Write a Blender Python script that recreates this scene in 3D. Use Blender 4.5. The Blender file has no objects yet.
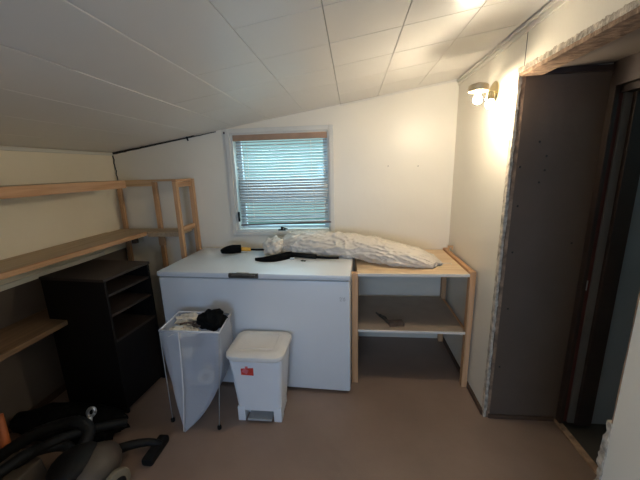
import bpy, bmesh, math, random
from mathutils import Vector, Matrix, noise
random.seed(7)
C = bpy.context.scene.collection
sc = bpy.context.scene
PI = math.pi

# ------------------------------------------------------------------ materials
def newmat(name):
    m = bpy.data.materials.new(name); m.use_nodes = True
    nt = m.node_tree; b = nt.nodes['Principled BSDF']
    return m, nt, b

def mat(name, col, rough=.6, metal=0, var=.08, vscale=6, bump=0, bscale=40, spec=.5, stretch=None, trans=0, alpha=1, coat=0):
    """noise-varied colour + optional noise bump, object coordinates"""
    m, nt, b = newmat(name)
    N, L = nt.nodes, nt.links
    tc = N.new('ShaderNodeTexCoord'); mp = N.new('ShaderNodeMapping')
    L.new(tc.outputs['Object'], mp.inputs['Vector'])
    if stretch: mp.inputs['Scale'].default_value = stretch
    nz = N.new('ShaderNodeTexNoise'); nz.inputs['Scale'].default_value = vscale; nz.inputs['Detail'].default_value = 5
    L.new(mp.outputs[0], nz.inputs['Vector'])
    cr = N.new('ShaderNodeValToRGB')
    c = Vector(col)
    cr.color_ramp.elements[0].position = .3; cr.color_ramp.elements[1].position = .7
    cr.color_ramp.elements[0].color = (*[max(0, x*(1-var)) for x in c], 1)
    cr.color_ramp.elements[1].color = (*[min(1, x*(1+var)) for x in c], 1)
    L.new(nz.outputs['Fac'], cr.inputs[0]); L.new(cr.outputs[0], b.inputs['Base Color'])
    b.inputs['Roughness'].default_value = rough; b.inputs['Metallic'].default_value = metal
    b.inputs['Specular IOR Level'].default_value = spec
    b.inputs['Alpha'].default_value = alpha
    b.inputs['Transmission Weight'].default_value = trans
    b.inputs['Coat Weight'].default_value = coat
    if bump:
        n2 = N.new('ShaderNodeTexNoise'); n2.inputs['Scale'].default_value = bscale; n2.inputs['Detail'].default_value = 6
        L.new(mp.outputs[0], n2.inputs['Vector'])
        bp = N.new('ShaderNodeBump'); bp.inputs['Strength'].default_value = bump; bp.inputs['Distance'].default_value = .01
        L.new(n2.outputs['Fac'], bp.inputs['Height']); L.new(bp.outputs[0], b.inputs['Normal'])
    return m

def wood(name, col, dark, axis=0, rough=.55):
    m, nt, b = newmat(name); N, L = nt.nodes, nt.links
    tc = N.new('ShaderNodeTexCoord'); mp = N.new('ShaderNodeMapping')
    s = [28, 28, 28]; s[axis] = 1.6
    mp.inputs['Scale'].default_value = s
    L.new(tc.outputs['Object'], mp.inputs['Vector'])
    nz = N.new('ShaderNodeTexNoise'); nz.inputs['Scale'].default_value = 1.3; nz.inputs['Detail'].default_value = 6; nz.inputs['Distortion'].default_value = .6
    L.new(mp.outputs[0], nz.inputs['Vector'])
    cr = N.new('ShaderNodeValToRGB'); e = cr.color_ramp.elements
    e[0].position = .32; e[0].color = (*dark, 1); e[1].position = .62; e[1].color = (*col, 1)
    L.new(nz.outputs['Fac'], cr.inputs[0])
    vo = N.new('ShaderNodeTexVoronoi'); vo.inputs['Scale'].default_value = 5
    L.new(tc.outputs['Object'], vo.inputs['Vector'])
    c2 = N.new('ShaderNodeValToRGB'); c2.color_ramp.elements[0].position = .03; c2.color_ramp.elements[1].position = .075
    c2.color_ramp.elements[0].color = (.35, .22, .12, 1); c2.color_ramp.elements[1].color = (1, 1, 1, 1)
    L.new(vo.outputs['Distance'], c2.inputs[0])
    mx = N.new('ShaderNodeMix'); mx.data_type = 'RGBA'; mx.blend_type = 'MULTIPLY'; mx.inputs[0].default_value = .7
    L.new(cr.outputs[0], mx.inputs[6]); L.new(c2.outputs[0], mx.inputs[7])
    L.new(mx.outputs[2], b.inputs['Base Color'])
    b.inputs['Roughness'].default_value = rough
    bp = N.new('ShaderNodeBump'); bp.inputs['Strength'].default_value = .15; bp.inputs['Distance'].default_value = .004
    L.new(nz.outputs['Fac'], bp.inputs['Height']); L.new(bp.outputs[0], b.inputs['Normal'])
    return m

def emis(name, col, s):
    m, nt, b = newmat(name)
    b.inputs['Base Color'].default_value = (*col, 1)
    b.inputs['Emission Color'].default_value = (*col, 1); b.inputs['Emission Strength'].default_value = s
    return m

M = {}
M['wall']   = mat('wall paint cream', (.83, .775, .66), .38, var=.03, vscale=1.6, bump=.12, bscale=14)
M['wall_l'] = mat('wall paint left', (.93, .83, .65), .5, var=.03, vscale=2, bump=.08, bscale=16)
M['ceil']   = mat('ceiling tile paint', (.80, .76, .70), .31, var=.025, vscale=1.5, bump=.10, bscale=7)
M['gap']    = mat('dark gap', (.03, .025, .02), .9)
M['floor']  = mat('painted concrete floor', (.25, .172, .130), .42, var=.16, vscale=2.2, bump=.12, bscale=22)
M['floor2'] = mat('dark floor', (.06, .05, .04), .5)
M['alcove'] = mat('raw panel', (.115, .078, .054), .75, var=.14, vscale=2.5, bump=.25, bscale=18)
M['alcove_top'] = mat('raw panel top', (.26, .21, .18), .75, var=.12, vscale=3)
M['plaster']= mat('broken plaster', (.50, .43, .34), .9, var=.5, vscale=30, bump=1, bscale=60)
M['rawedge']= mat('raw wood edge', (.30, .19, .12), .85, var=.45, vscale=24, bump=.8, bscale=50)
M['lower_dark'] = mat('dark lower panel', (.12, .09, .07), .7, var=.12, vscale=3)
M['trimw']  = mat('trim white', (.76, .72, .63), .4, var=.03)
M['wincase']= mat('window casing paint', (.70, .68, .62), .4, var=.04, vscale=8)
M['vinyl']  = mat('vinyl sash', (.62, .66, .68), .35, var=.03)
M['brownbase'] = mat('brown baseboard', (.09, .05, .03), .6, var=.2)
M['doorframe'] = mat('dark door frame', (.035, .022, .018), .55, var=.3)
M['jambgrey']  = mat('jamb grey', (.16, .15, .14), .6, var=.1)
M['reddish']   = mat('reddish stain edge', (.10, .025, .02), .55, var=.2)
M['nextwall']  = mat('next room wall', (.34, .37, .40), .7, var=.05)
M['pine_x'] = wood('pine x', (.74, .50, .28), (.55, .33, .16), 0)
M['pine_y'] = wood('pine y', (.64, .37, .20), (.46, .23, .10), 1)
M['shadewood'] = wood('shaded shelf wood', (.26, .16, .09), (.17, .10, .05), 1)  # shelf wood darkened to carry the shade low on the left
M['pine_z'] = wood('pine z', (.66, .39, .21), (.47, .25, .11), 2)
M['ply']    = wood('plywood shelf', (.56, .42, .27), (.44, .31, .18), 1)
M['board']  = wood('chipboard top', (.80, .60, .38), (.68, .47, .27), 0, .4)
M['board2'] = mat('melamine grey shelf', (.34, .27, .21), .5, var=.08, vscale=9)
M['boardedge'] = mat('white board edge', (.80, .74, .66), .4, var=.04)
M['freezer']= mat('freezer white enamel', (.74, .75, .76), .3, var=.015, vscale=3, bump=.04, bscale=30)
M['gasket'] = mat('freezer gasket', (.35, .35, .35), .6)
M['latch']  = mat('latch dark metal', (.09, .075, .06), .45, metal=.5, var=.3, vscale=30)
M['latchbright'] = mat('latch worn metal', (.42, .38, .32), .4, metal=.6, var=.2)
M['black']  = mat('black satin', (.006, .0055, .005), .6, var=.3, spec=.25)
M['cab']    = mat('black laminate', (.006, .0045, .004), .6, var=.3, vscale=3, bump=.02, spec=.2)
M['cabtop'] = mat('worn black laminate top', (.030, .021, .017), .5, var=.25, vscale=5, spec=.3)
M['hose']   = mat('black rubber hose', (.008, .008, .008), .55, var=.3, spec=.25)
M['beige']  = mat('beige plastic', (.085, .065, .048), .5, var=.12)
M['cream']  = mat('cream plastic', (.20, .17, .12), .4, var=.05)
M['steel']  = mat('brushed steel', (.62, .62, .62), .35, metal=.8, var=.15)
M['orange'] = mat('orange plastic', (.42, .11, .03), .5, var=.15)
M['brass']  = mat('brass', (.86, .74, .46), .22, metal=1, var=.1)
M['nickel'] = mat('satin brass cup', (.62, .52, .36), .32, metal=.9, var=.08)
M['binw']   = mat('bin white plastic', (.76, .77, .79), .38, var=.02, vscale=8)
M['binlid'] = mat('bin lid plastic', (.80, .76, .70), .4, var=.03, vscale=12, bump=.06, bscale=25)
M['sticker']= mat('red sticker', (.62, .05, .03), .5, var=.2, vscale=30)
M['sticker2']= mat('pink sticker', (.70, .16, .18), .5, var=.2, vscale=30)
M['wire']   = mat('white coated wire', (.66, .66, .68), .4)
M['paper']  = mat('paper', (.72, .66, .56), .8, var=.15, vscale=20, bump=.4, bscale=30)
M['cloth']  = mat('black cloth', (.005, .005, .005), .95, var=.4, vscale=30, bump=.5, bscale=60, spec=.1)
M['brown']  = mat('brown oddment', (.10, .065, .045), .5, var=.3, vscale=20)
M['yellow'] = mat('yellow ferrule', (.75, .38, .05), .45, var=.1)
M['blue']   = mat('blue plastic', (.06, .09, .25), .5)
M['slat']   = mat('blind slat', (.50, .48, .46), .4, var=.03)
M['cord']   = mat('blind cord', (.70, .66, .58), .8)
M['valance']= mat('blind headrail', (.40, .25, .16), .5, var=.15, vscale=10)
M['railbr'] = mat('blind bottom rail', (.16, .11, .10), .5)
M['lawn']   = mat('lawn', (.30, .42, .38), .9, var=.3, vscale=3)
M['hedge']  = mat('hedge leaves', (.10, .22, .17), .7, var=.5, vscale=12)
M['bulb']   = emis('lit bulb', (1.0, .86, .64), 450)
M['bulb2']  = emis('dimmer lit bulb', (1.0, .86, .64), 110)

M['dome']   = emis('fill lamp dome', (1.0, .80, .56), 16)  # glow of the fill lamp added behind the camera
def bagmat(name, col, alpha, rough=.3, trl=.4):
    m, nt, b = newmat(name); N, L = nt.nodes, nt.links
    b.inputs['Base Color'].default_value = (*col, 1); b.inputs['Roughness'].default_value = rough
    tl = N.new('ShaderNodeBsdfTranslucent'); tl.inputs[0].default_value = (*col, 1)
    mx = N.new('ShaderNodeMixShader'); mx.inputs[0].default_value = trl
    tr = N.new('ShaderNodeBsdfTransparent'); m2 = N.new('ShaderNodeMixShader'); m2.inputs[0].default_value = alpha
    out = N['Material Output']
    nz = N.new('ShaderNodeTexNoise'); nz.inputs['Scale'].default_value = 22; nz.inputs['Detail'].default_value = 4; nz.inputs['Distortion'].default_value = 1.2
    tc = N.new('ShaderNodeTexCoord'); L.new(tc.outputs['Object'], nz.inputs['Vector'])
    bp = N.new('ShaderNodeBump'); bp.inputs['Strength'].default_value = .22; bp.inputs['Distance'].default_value = .010
    L.new(nz.outputs['Fac'], bp.inputs['Height']); L.new(bp.outputs[0], b.inputs['Normal'])
    L.new(b.outputs[0], mx.inputs[1]); L.new(tl.outputs[0], mx.inputs[2])
    L.new(tr.outputs[0], m2.inputs[1]); L.new(mx.outputs[0], m2.inputs[2]); L.new(m2.outputs[0], out.inputs['Surface'])
    return m
M['film'] = bagmat('plastic film', (.93, .85, .74), .98, .25, .2)
M['mesh'] = bagmat('hamper liner', (.70, .73, .80), .55, .5, .3)

def glassmat():
    m, nt, b = newmat('window glass'); N, L = nt.nodes, nt.links
    tr = N.new('ShaderNodeBsdfTransparent'); tr.inputs[0].default_value = (.93, .97, .97, 1)
    gl = N.new('ShaderNodeBsdfGlossy'); gl.inputs['Roughness'].default_value = .02
    mx = N.new('ShaderNodeMixShader'); mx.inputs[0].default_value = .02
    L.new(tr.outputs[0], mx.inputs[1]); L.new(gl.outputs[0], mx.inputs[2]); L.new(mx.outputs[0], N['Material Output'].inputs['Surface'])
    return m
M['glass'] = glassmat()

# ------------------------------------------------------------------ mesh helpers
def box(bm, x0, x1, y0, y1, z0, z1, bev=0, mtx=None):
    tb = bmesh.new(); bmesh.ops.create_cube(tb, size=1)
    bmesh.ops.scale(tb, vec=(x1-x0, y1-y0, z1-z0), verts=tb.verts)
    bmesh.ops.translate(tb, vec=((x0+x1)/2, (y0+y1)/2, (z0+z1)/2), verts=tb.verts)
    if bev: bmesh.ops.bevel(tb, geom=list(tb.edges), offset=bev, segments=2, profile=.6, affect='EDGES')
    if mtx: bmesh.ops.transform(tb, matrix=mtx, verts=tb.verts)
    merge(bm, tb); return bm

def merge(bm, tb):
    me = bpy.data.meshes.new('tmp'); tb.to_mesh(me); tb.free(); bm.from_mesh(me); bpy.data.meshes.remove(me)

def hexa(bm, P, bev=0):
    """8 points: bottom 4 (ccw) then top 4"""
    tb = bmesh.new(); v = [tb.verts.new(p) for p in P]
    for f in ((3,2,1,0), (4,5,6,7), (0,1,5,4), (1,2,6,5), (2,3,7,6), (3,0,4,7)): tb.faces.new([v[i] for i in f])
    bmesh.ops.recalc_face_normals(tb, faces=tb.faces)
    if bev: bmesh.ops.bevel(tb, geom=list(tb.edges), offset=bev, segments=2, profile=.6, affect='EDGES')
    merge(bm, tb); return bm

def beam(bm, a, b, w, d, up=(0,1,0), bev=.002):
    """square bar from a to b; w across, d along 'up'"""
    a, b = Vector(a), Vector(b); z = (b-a).normalized(); u = Vector(up); u = (u-z*u.dot(z)).normalized(); s = u.cross(z)
    P = []
    for e in (a, b):
        for i, j in ((-1,-1), (1,-1), (1,1), (-1,1)): P.append(e + s*w/2*i + u*d/2*j)
    return hexa(bm, P, bev)

def spline(pts, n=8):
    pts = [Vector(p) for p in pts]; out = []
    for i in range(len(pts)-1):
        p0 = pts[max(i-1, 0)]; p1 = pts[i]; p2 = pts[i+1]; p3 = pts[min(i+2, len(pts)-1)]
        for k in range(n):
            t = k/n
            out.append(.5*((2*p1) + (p2-p0)*t + (2*p0-5*p1+4*p2-p3)*t*t + (3*p1-p0-3*p2+p3)*t**3))
    out.append(pts[-1]); return out

def tube(bm, pts, r, seg=10, rf=None, caps=True):
    pts = [Vector(p) for p in pts]; n = len(pts); rings = []
    prev = None
    for i, p in enumerate(pts):
        t = (pts[min(i+1, n-1)] - pts[max(i-1, 0)]).normalized()
        if prev is None:
            u = t.orthogonal().normalized()
        else:
            u = (prev - t*prev.dot(t)); u = u.normalized() if u.length > 1e-6 else t.orthogonal().normalized()
        prev = u; s = t.cross(u)
        rr = rf(i/(n-1)) * r if rf else r
        rings.append([bm.verts.new(p + (u*math.cos(2*PI*k/seg) + s*math.sin(2*PI*k/seg))*rr) for k in range(seg)])
    for a, b in zip(rings, rings[1:]):
        for k in range(seg): bm.faces.new((a[k], a[(k+1)%seg], b[(k+1)%seg], b[k]))
    if caps: bm.faces.new(rings[0][::-1]); bm.faces.new(rings[-1])
    return bm

def lathe(bm, prof, origin, axis=(0,0,1), seg=24):
    q = Vector((0,0,1)).rotation_difference(Vector(axis)); o = Vector(origin); rings = []
    for r, h in prof:
        rings.append([bm.verts.new(o + q @ Vector((max(r,1e-4)*math.cos(2*PI*k/seg), max(r,1e-4)*math.sin(2*PI*k/seg), h))) for k in range(seg)])
    for a, b in zip(rings, rings[1:]):
        for k in range(seg): bm.faces.new((a[k], a[(k+1)%seg], b[(k+1)%seg], b[k]))
    return bm

def ball(bm, c, r, sub=3, scale=(1,1,1), rough=0, nsc=6, seed=0):
    tb = bmesh.new(); bmesh.ops.create_icosphere(tb, subdivisions=sub, radius=1)
    for v in tb.verts:
        d = v.co.copy(); k = 1
        if rough: k += rough*noise.noise(d*nsc + Vector((seed, seed*2, 0))) + rough*.5*noise.noise(d*nsc*2.3 + Vector((seed, 0, 3)))
        v.co = Vector(c) + Vector((d.x*r*scale[0]*k, d.y*r*scale[1]*k, d.z*r*scale[2]*k))
    merge(bm, tb); return bm

def tag(o, label=None, cat=None, group=None, kind=None):
    if label: o['label'] = label
    if cat: o['category'] = cat
    if group: o['group'] = group
    if kind: o['kind'] = kind
    return o

def thing(name, label, cat, loc, rz=0, group=None):
    o = bpy.data.objects.new(name, None); C.objects.link(o); o.location = loc; o.rotation_euler = (0, 0, rz)
    o.empty_display_size = .05
    return tag(o, label, cat, group)

def obj(name, bm, m, parent=None, smooth=False, local=False, mods=None, label=None):
    """links bm as one mesh; coordinates are world ones unless local"""
    bmesh.ops.recalc_face_normals(bm, faces=bm.faces)
    if parent is not None and not local:
        p = parent; mt = Matrix.Identity(4)
        while p is not None:
            mt = (Matrix.Translation(p.location) @ p.rotation_euler.to_matrix().to_4x4()) @ mt; p = p.parent
        bmesh.ops.transform(bm, matrix=mt.inverted(), verts=bm.verts)
    me = bpy.data.meshes.new(name)
    if smooth:
        for f in bm.faces: f.smooth = True
    bm.to_mesh(me); bm.free(); o = bpy.data.objects.new(name, me); C.objects.link(o)
    me.materials.append(m)
    if parent is not None: o.parent = parent
    if label: o['label'] = label
    if smooth == 'auto':
        for p in me.polygons: p.use_smooth = True
        try: me.set_sharp_from_angle(angle=math.radians(40))
        except Exception: pass
    return o
def struct(name, bm, m, parent=None, **k):
    o = obj(name, bm, m, parent, **k)
    if parent is None: o['kind'] = 'structure'
    return o
B = bmesh.new

# ------------------------------------------------------------------ room constants
D, RX, LX = 2.645, .803, -2.089
YB = -1.9                       # wall behind the camera
ZC = lambda x: 2.024 + .152*x   # sloped ceiling
OY, OZ, ON = 1.742, 1.946, .907 # opening in the right wall
AX = 1.21                       # far side of the alcove

# floor
struct('floor', box(B(), LX-.15, AX, YB-.15, D+.15, -.12, 0), M['floor'])
# ceiling : tiles with thin gaps on a dark backing
def sheared(x0, x1, y0, y1, dz0, dz1, bm, bev=0):
    P = [(x0,y0,ZC(x0)+dz0), (x1,y0,ZC(x1)+dz0), (x1,y1,ZC(x1)+dz0), (x0,y1,ZC(x0)+dz0),
         (x0,y0,ZC(x0)+dz1), (x1,y0,ZC(x1)+dz1), (x1,y1,ZC(x1)+dz1), (x0,y1,ZC(x0)+dz1)]
    return hexa(bm, P, bev)
ceil = struct('ceiling', sheared(LX-.15, RX+.03, YB-.15, D+.15, .012, .10, B()), M['gap'])
tiles = B(); W = .29
xs = [-.09 + W*k for k in range(-8, 5)]
xs = [x for x in xs if LX < x < RX]
xs = [LX] + xs + [RX]
for i in range(len(xs)-1):
    x0, x1 = xs[i], xs[i+1]; xm = (x0+x1)/2
    rows = [1.105 + .302*k for k in range(-11, 6)]
    if xm < -.36: rows = [r for r in rows if r > 1.3 or r < -.5]
    if xm < -.66: rows = [r for r in rows if r > 1.6 or r < -.5]
    if xm < -.96: rows = [1.11, -.1]
    if xm < -1.2: rows = [.5, -.8]
    ys = [YB] + [r for r in rows if YB < r < D-.02] + [D]
    for j in range(len(ys)-1):
        g = .0016 if abs(x0-.2) < .02 or abs(x1-.2) < .02 else .0010
        dz = -.0013*min(2, max(0, round((-.38-x1)/W))) + random.uniform(-.0003, .0003)
        sheared(x0+g, x1-g, ys[j]+g, ys[j+1]-g, dz, .012+dz, tiles, .0016)
struct('ceiling_tile', tiles, M['ceil'], ceil)

# walls ---- back wall with the window hole
WX0, WX1, WZ0, WZ1 = -1.012, -.186, 1.000, 1.822
bw = B()
def wallpoly(bm, pts, y0, y1):
    a = [bm.verts.new((x, y0, z)) for x, z in pts]; b = [bm.verts.new((x, y1, z)) for x, z in pts]
    bm.faces.new(a); bm.faces.new(b[::-1])
    for i in range(len(pts)):
        j = (i+1) % len(pts); bm.faces.new((a[i], b[i], b[j], a[j]))
T = .13
wallpoly(bw, [(LX-.1, 0), (WX0, 0), (WX0, ZC(WX0)), (LX-.1, ZC(LX-.1))], D, D+T)
wallpoly(bw, [(WX1, 0), (RX+.05, 0), (RX+.05, ZC(RX+.05)), (WX1, ZC(WX1))], D, D+T)
wallpoly(bw, [(WX0, 0), (WX1, 0), (WX1, WZ0), (WX0, WZ0)], D, D+T)
wallpoly(bw, [(WX0, WZ1), (WX1, WZ1), (WX1, ZC(WX1)), (WX0, ZC(WX0))], D, D+T)
wb = struct('wall_back', bw, M['wall'])
# left wall, rear wall (with an assumed daylight window behind the camera)
struct('wall_left', box(B(), LX-.1, LX, YB, D, 0, ZC(LX)+.02), M['wall_l'])
struct('wall_left_panel', box(B(), LX, LX+.006, .08, D-.03, .05, .856), M['lower_dark'])  # thin dark sheet added to darken the lower left wall
rw = B()
RWX0, RWX1, RWZ0, RWZ1 = -.85, .30, .75, 1.70
wallpoly(rw, [(LX-.1, 0), (RWX0, 0), (RWX0, ZC(RWX0)), (LX-.1, ZC(LX-.1))], YB-.1, YB)
wallpoly(rw, [(RWX1, 0), (RX+.1, 0), (RX+.1, ZC(RX+.1)), (RWX1, ZC(RWX1))], YB-.1, YB)
wallpoly(rw, [(RWX0, 0), (RWX1, 0), (RWX1, RWZ0), (RWX0, RWZ0)], YB-.1, YB)
wallpoly(rw, [(RWX0, RWZ1), (RWX1, RWZ1), (RWX1, ZC(RWX1)), (RWX0, ZC(RWX0))], YB-.1, YB)
struct('wall_rear', rw, M['wall'])
struct('rear_light_block', box(B(), LX, -.95, YB, .08, 0, ZC(LX)-.005), M['wall_l'])  # unseen block added to keep rear light off the lower left
rf = B()
box(rf, RWX0, RWX1, YB-.09, YB-.03, RWZ0, RWZ0+.04); box(rf, RWX0, RWX1, YB-.09, YB-.03, RWZ1-.04, RWZ1)
box(rf, RWX0, RWX0+.04, YB-.09, YB-.03, RWZ0+.04, RWZ1-.04); box(rf, RWX1-.04, RWX1, YB-.09, YB-.03, RWZ0+.04, RWZ1-.04)
struct('assumed_window', rf, M['vinyl'])  # frame of the assumed rear window, placed for the bluish light
# right wall : thick block behind the alcove, lintel, near stub
r = B()
box(r, RX, AX+.178, OY, D+T, 0, ZC(RX)+.03)
wr = struct('wall_right', r, M['wall'])
r = B(); box(r, RX, RX+.12, YB-.1, ON, 0, ZC(RX)+.03); struct('wall_right_near', r, M['wall'])
r = B(); box(r, RX, RX+.12, ON, OY-.0005, OZ, ZC(RX)+.03); struct('wall_right_lintel', r, M['wall'])
# alcove lining
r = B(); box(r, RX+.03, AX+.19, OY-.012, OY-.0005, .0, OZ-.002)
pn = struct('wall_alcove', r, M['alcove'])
for k, (x, z) in enumerate([(.93,1.62),(.97,1.55),(.97,1.48),(.95,1.42),(.85,1.50),(.86,1.30),(.86,1.05),(.87,.72),(.86,.35),(1.15,1.1)]):
    s = B(); lathe(s, [(0,.003),(.004,.0025),(.0055,0)], (x, OY-.012, z), (0,-1,0), 10)
    obj('nail_head', s, M['gap'], pn)
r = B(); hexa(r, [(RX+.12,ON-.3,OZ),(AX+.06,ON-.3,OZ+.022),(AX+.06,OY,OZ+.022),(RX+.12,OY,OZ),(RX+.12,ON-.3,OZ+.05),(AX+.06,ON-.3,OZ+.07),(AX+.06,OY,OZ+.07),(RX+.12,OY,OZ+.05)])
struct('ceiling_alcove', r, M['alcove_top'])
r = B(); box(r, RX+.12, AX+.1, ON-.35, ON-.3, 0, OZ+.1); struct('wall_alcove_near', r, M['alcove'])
r = B(); box(r, .915, AX-.01, OY-.034, OY-.013, 1.925, 1.952, .002); struct('trim_6', r, M['doorframe'])

# doorway on the alcove's far side
door = B(); box(door, AX, AX+.02, OY-.05, OY-.013, .012, OZ+.02, .002)
box(door, AX, AX+.035, ON-.3, OY-.013, OZ-.09, OZ+.03, .002)
dr = struct('door_1', door, M['doorframe'])
r = B(); box(r, AX+.02, AX+.052, OY-.03, OY-.013, .012, OZ-.09, .002); obj('jamb_strip', r, M['reddish'], dr, label='dark reddish strip of the door frame')
r = B(); box(r, AX+.052, AX+.088, OY-.04, OY-.013, .012, OZ-.09, .002); obj('jamb_board', r, M['jambgrey'], dr, label='grey board of the door frame')
r = B(); box(r, AX+.088, AX+.165, OY-.06, OY-.013, .012, OZ-.09, .003); box(r, AX+.035, AX+.165, ON-.3, OY-.013, OZ-.12, OZ+.03); obj('door_stop', r, M['doorframe'], dr)
r = B(); box(r, AX+.165, AX+.178, OY-.045, OY-.013, .012, OZ-.12); obj('edge_strip', r, M['reddish'], dr, label='dark reddish edge strip')
r = B(); box(r, AX+.022, AX+.036, OY-.036, OY-.03, .845, .90, .001); 
for z in (.856, .889): lathe(r, [(0,.003),(.003,.002),(.004,0)], (AX+.029, OY-.036, z), (0,-1,0), 8)
obj('strike_plate', r, M['steel'], dr, label='small steel strike plate')
r = B(); box(r, AX-.012, AX+.022, ON-.3, OY-.014, 0, .014, .003); struct('trim_4', r, M['rawedge'])
# next room
struct('floor_next_room', box(B(), AX, 3.0, -.6, OY+.2, -.12, -.012), M['floor2'])
r = B(); box(r, AX+.178, 3.0, OY-.012, OY+.1, -.01, 2.3); struct('wall_next_room', r, M['nextwall'])
r = B(); box(r, 3.0, 3.1, -.6, OY+.2, -.01, 1.75); struct('wall_next_room_side', r, M['nextwall'])  # stops short of the ceiling; assumed opening above lets daylight in
r = B(); box(r, AX+.18, 3.1, -.6, OY+.2, 2.3, 2.4); struct('ceiling_next_room', r, M['alcove_top'])
r = B(); box(r, AX+.1, 3.1, -.65, -.6, -.01, 2.3); struct('wall_next_room_near', r, M['nextwall'])
r = B(); box(r, AX+.05, AX+.18, ON-.3, OY, OZ+.03, 2.3); box(r, AX+.1, AX+.18, -.6, ON-.3, -.01, 2.3); struct('wall_next_room_door', r, M['nextwall'])

# ragged cut edges of the opening
def ragged(bm, a, b, w, d, axis_out, n=70, amp=.006, seed=0, taper=None):
    """irregular strip along a-b: cross-section w (along wu) by d"""
    a, b = Vector(a), Vector(b); wu, du = axis_out; wu, du = Vector(wu), Vector(du)
    rings = []
    for i in range(n+1):
        t = i/n; p = a.lerp(b, t)
        f = lambda k: noise.noise(Vector((t*n*.33, seed+k*7.3, 1))) + .6*noise.noise(Vector((t*n*.9, seed+k*3.1, 5)))
        ww = w*(taper(t) if taper else 1)
        rings.append([bm.verts.new(p + wu*(amp*f(0)*.4) + du*(amp*.5*f(1))),
                      bm.verts.new(p + wu*(ww + amp*f(2)) + du*(amp*.5*f(3))),
                      bm.verts.new(p + wu*(ww + amp*f(2)) + du*(d + amp*.3*f(4))),
                      bm.verts.new(p + wu*(amp*f(0)*.4) + du*(d + amp*.3*f(5)))])
    for r0, r1 in zip(rings, rings[1:]):
        for k in range(4): bm.faces.new((r0[k], r0[(k+1)%4], r1[(k+1)%4], r1[k]))
    bm.faces.new(rings[0]); bm.faces.new(rings[-1][::-1]); return bm
X, Y, Z = (1,0,0), (0,1,0), (0,0,1)
struct('trim_1', ragged(B(), (RX-.006, OY-.014, .0), (RX-.006, OY-.014, OZ), .014, .03, (X, Y), 150, .006, 3), M['plaster'])
struct('trim_2', ragged(B(), (RX+.013, OY-.011, .0), (RX+.013, OY-.011, OZ), .018, .012, (X, Y), 60, .003, 9), M['rawedge'])
struct('trim_3', ragged(B(), (RX-.003, ON-.02, OZ-.006), (RX-.003, OY+.01, OZ-.006), .022, .012, (Z, X), 170, .006, 21), M['plaster'])
struct('trim_5', ragged(B(), (RX+.0, ON-.02, OZ-.022), (RX+.0, OY+.0, OZ-.022), .02, .10, (Z, X), 150, .004, 31), M['rawedge'])
struct('trim_7', ragged(B(), (RX-.004, ON-.0, .0), (RX-.004, ON-.0, .72), .016, .03, (Y, X), 60, .010, 41), M['plaster'])
struct('trim_8', ragged(B(), (RX+.0, ON+.001, .72), (RX+.0, ON+.001, OZ-.02), .004, .10, (Y, X), 60, .002, 44), M['rawedge'])
# crown mouldings
r = B(); box(r, RX-.022, RX-.001, YB, D-.001, ZC(RX)-.024, ZC(RX)-.008, .003); box(r, RX-.012, RX-.001, YB, D-.001, ZC(RX)-.045, ZC(RX)-.026, .003)
struct('trim_9', r, M['trimw'])
r = B(); box(r, LX+.001, LX+.014, .08, D-.001, ZC(LX)-.028, ZC(LX)-.004, .003); struct('trim_10', r, M['trimw'])
r = B(); hexa(r, [(-.10,D-.008,ZC(-.10)-.016),(RX-.01,D-.008,ZC(RX)-.016),(RX-.01,D-.001,ZC(RX)-.016),(-.10,D-.001,ZC(-.10)-.016),
                  (-.10,D-.008,ZC(-.10)-.002),(RX-.01,D-.008,ZC(RX)-.002),(RX-.01,D-.001,ZC(RX)-.002),(-.10,D-.001,ZC(-.10)-.002)])
struct('trim_11', r, M['trimw'])
# dark open joints: back wall/ceiling at the left, the corner crack, panel seams
tube_pts = [(LX+.01+.028*i, D-.002, ZC(LX+.01+.028*i)-.010-.006*abs(noise.noise(Vector((i*.4,0,0))))) for i in range(35)]
r = B(); tube(r, tube_pts, .0095, 6, lambda t: 1-.65*t); struct('trim_12', r, M['gap'])
r = B(); tube(r, [(LX+.006+.011*noise.noise(Vector((i*.5,2,0)))+.0006*i, D-.003, ZC(LX)-.012-.016*i) for i in range(20)], .0042, 6); struct('trim_13', r, M['gap'])
r = B(); tube(r, [(RX-.0005, 1.695+.002*noise.noise(Vector((i,0,0))), OZ+.012*i) for i in range(14)], .0016, 5); struct('trim_14', r, M['gap'])
# baseboards
r = B(); box(r, RX-.014, RX, OY+.0, D, 0, .032, .003); struct('baseboard_right', r, M['brownbase'])
r = B(); box(r, RX+.02, AX-.012, OY-.024, OY-.0125, 0, .026, .003); struct('baseboard_alcove', r, M['brownbase'])
r = B(); box(r, LX, LX+.014, .08, D, 0, .05, .003); struct('baseboard_left', r, M['brownbase'])

# ------------------------------------------------------------------ window
win = thing('window_1', None, None, ((WX0+WX1)/2, D, WZ0)); win['kind'] = 'structure'
r = B(); cw = .036
box(r, WX0-cw, WX0, D-.016, D, WZ0-cw, WZ1+cw, .003); box(r, WX1, WX1+cw, D-.016, D, WZ0-cw, WZ1+cw, .003)
box(r, WX0, WX1, D-.016, D, WZ1, WZ1+cw, .003); box(r, WX0, WX1, D-.020, D, WZ0-cw, WZ0, .003)
obj('window_casing', r, M['wincase'], win)
r = B()
box(r, WX0, WX0+.022, D-.004, D+.12, WZ0, WZ1, .002); box(r, WX1-.014, WX1, D-.004, D+.12, WZ0, WZ1, .002)
box(r, WX0+.022, WX1-.014, D-.004, D+.12, WZ1-.014, WZ1, .002); box(r, WX0+.022, WX1-.014, D-.004, D+.12, WZ0, WZ0+.014, .002)
obj('window_frame', r, M['wincase'], win)
ss = B(); a0, a1 = WX0+.022, WX1-.014
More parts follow.
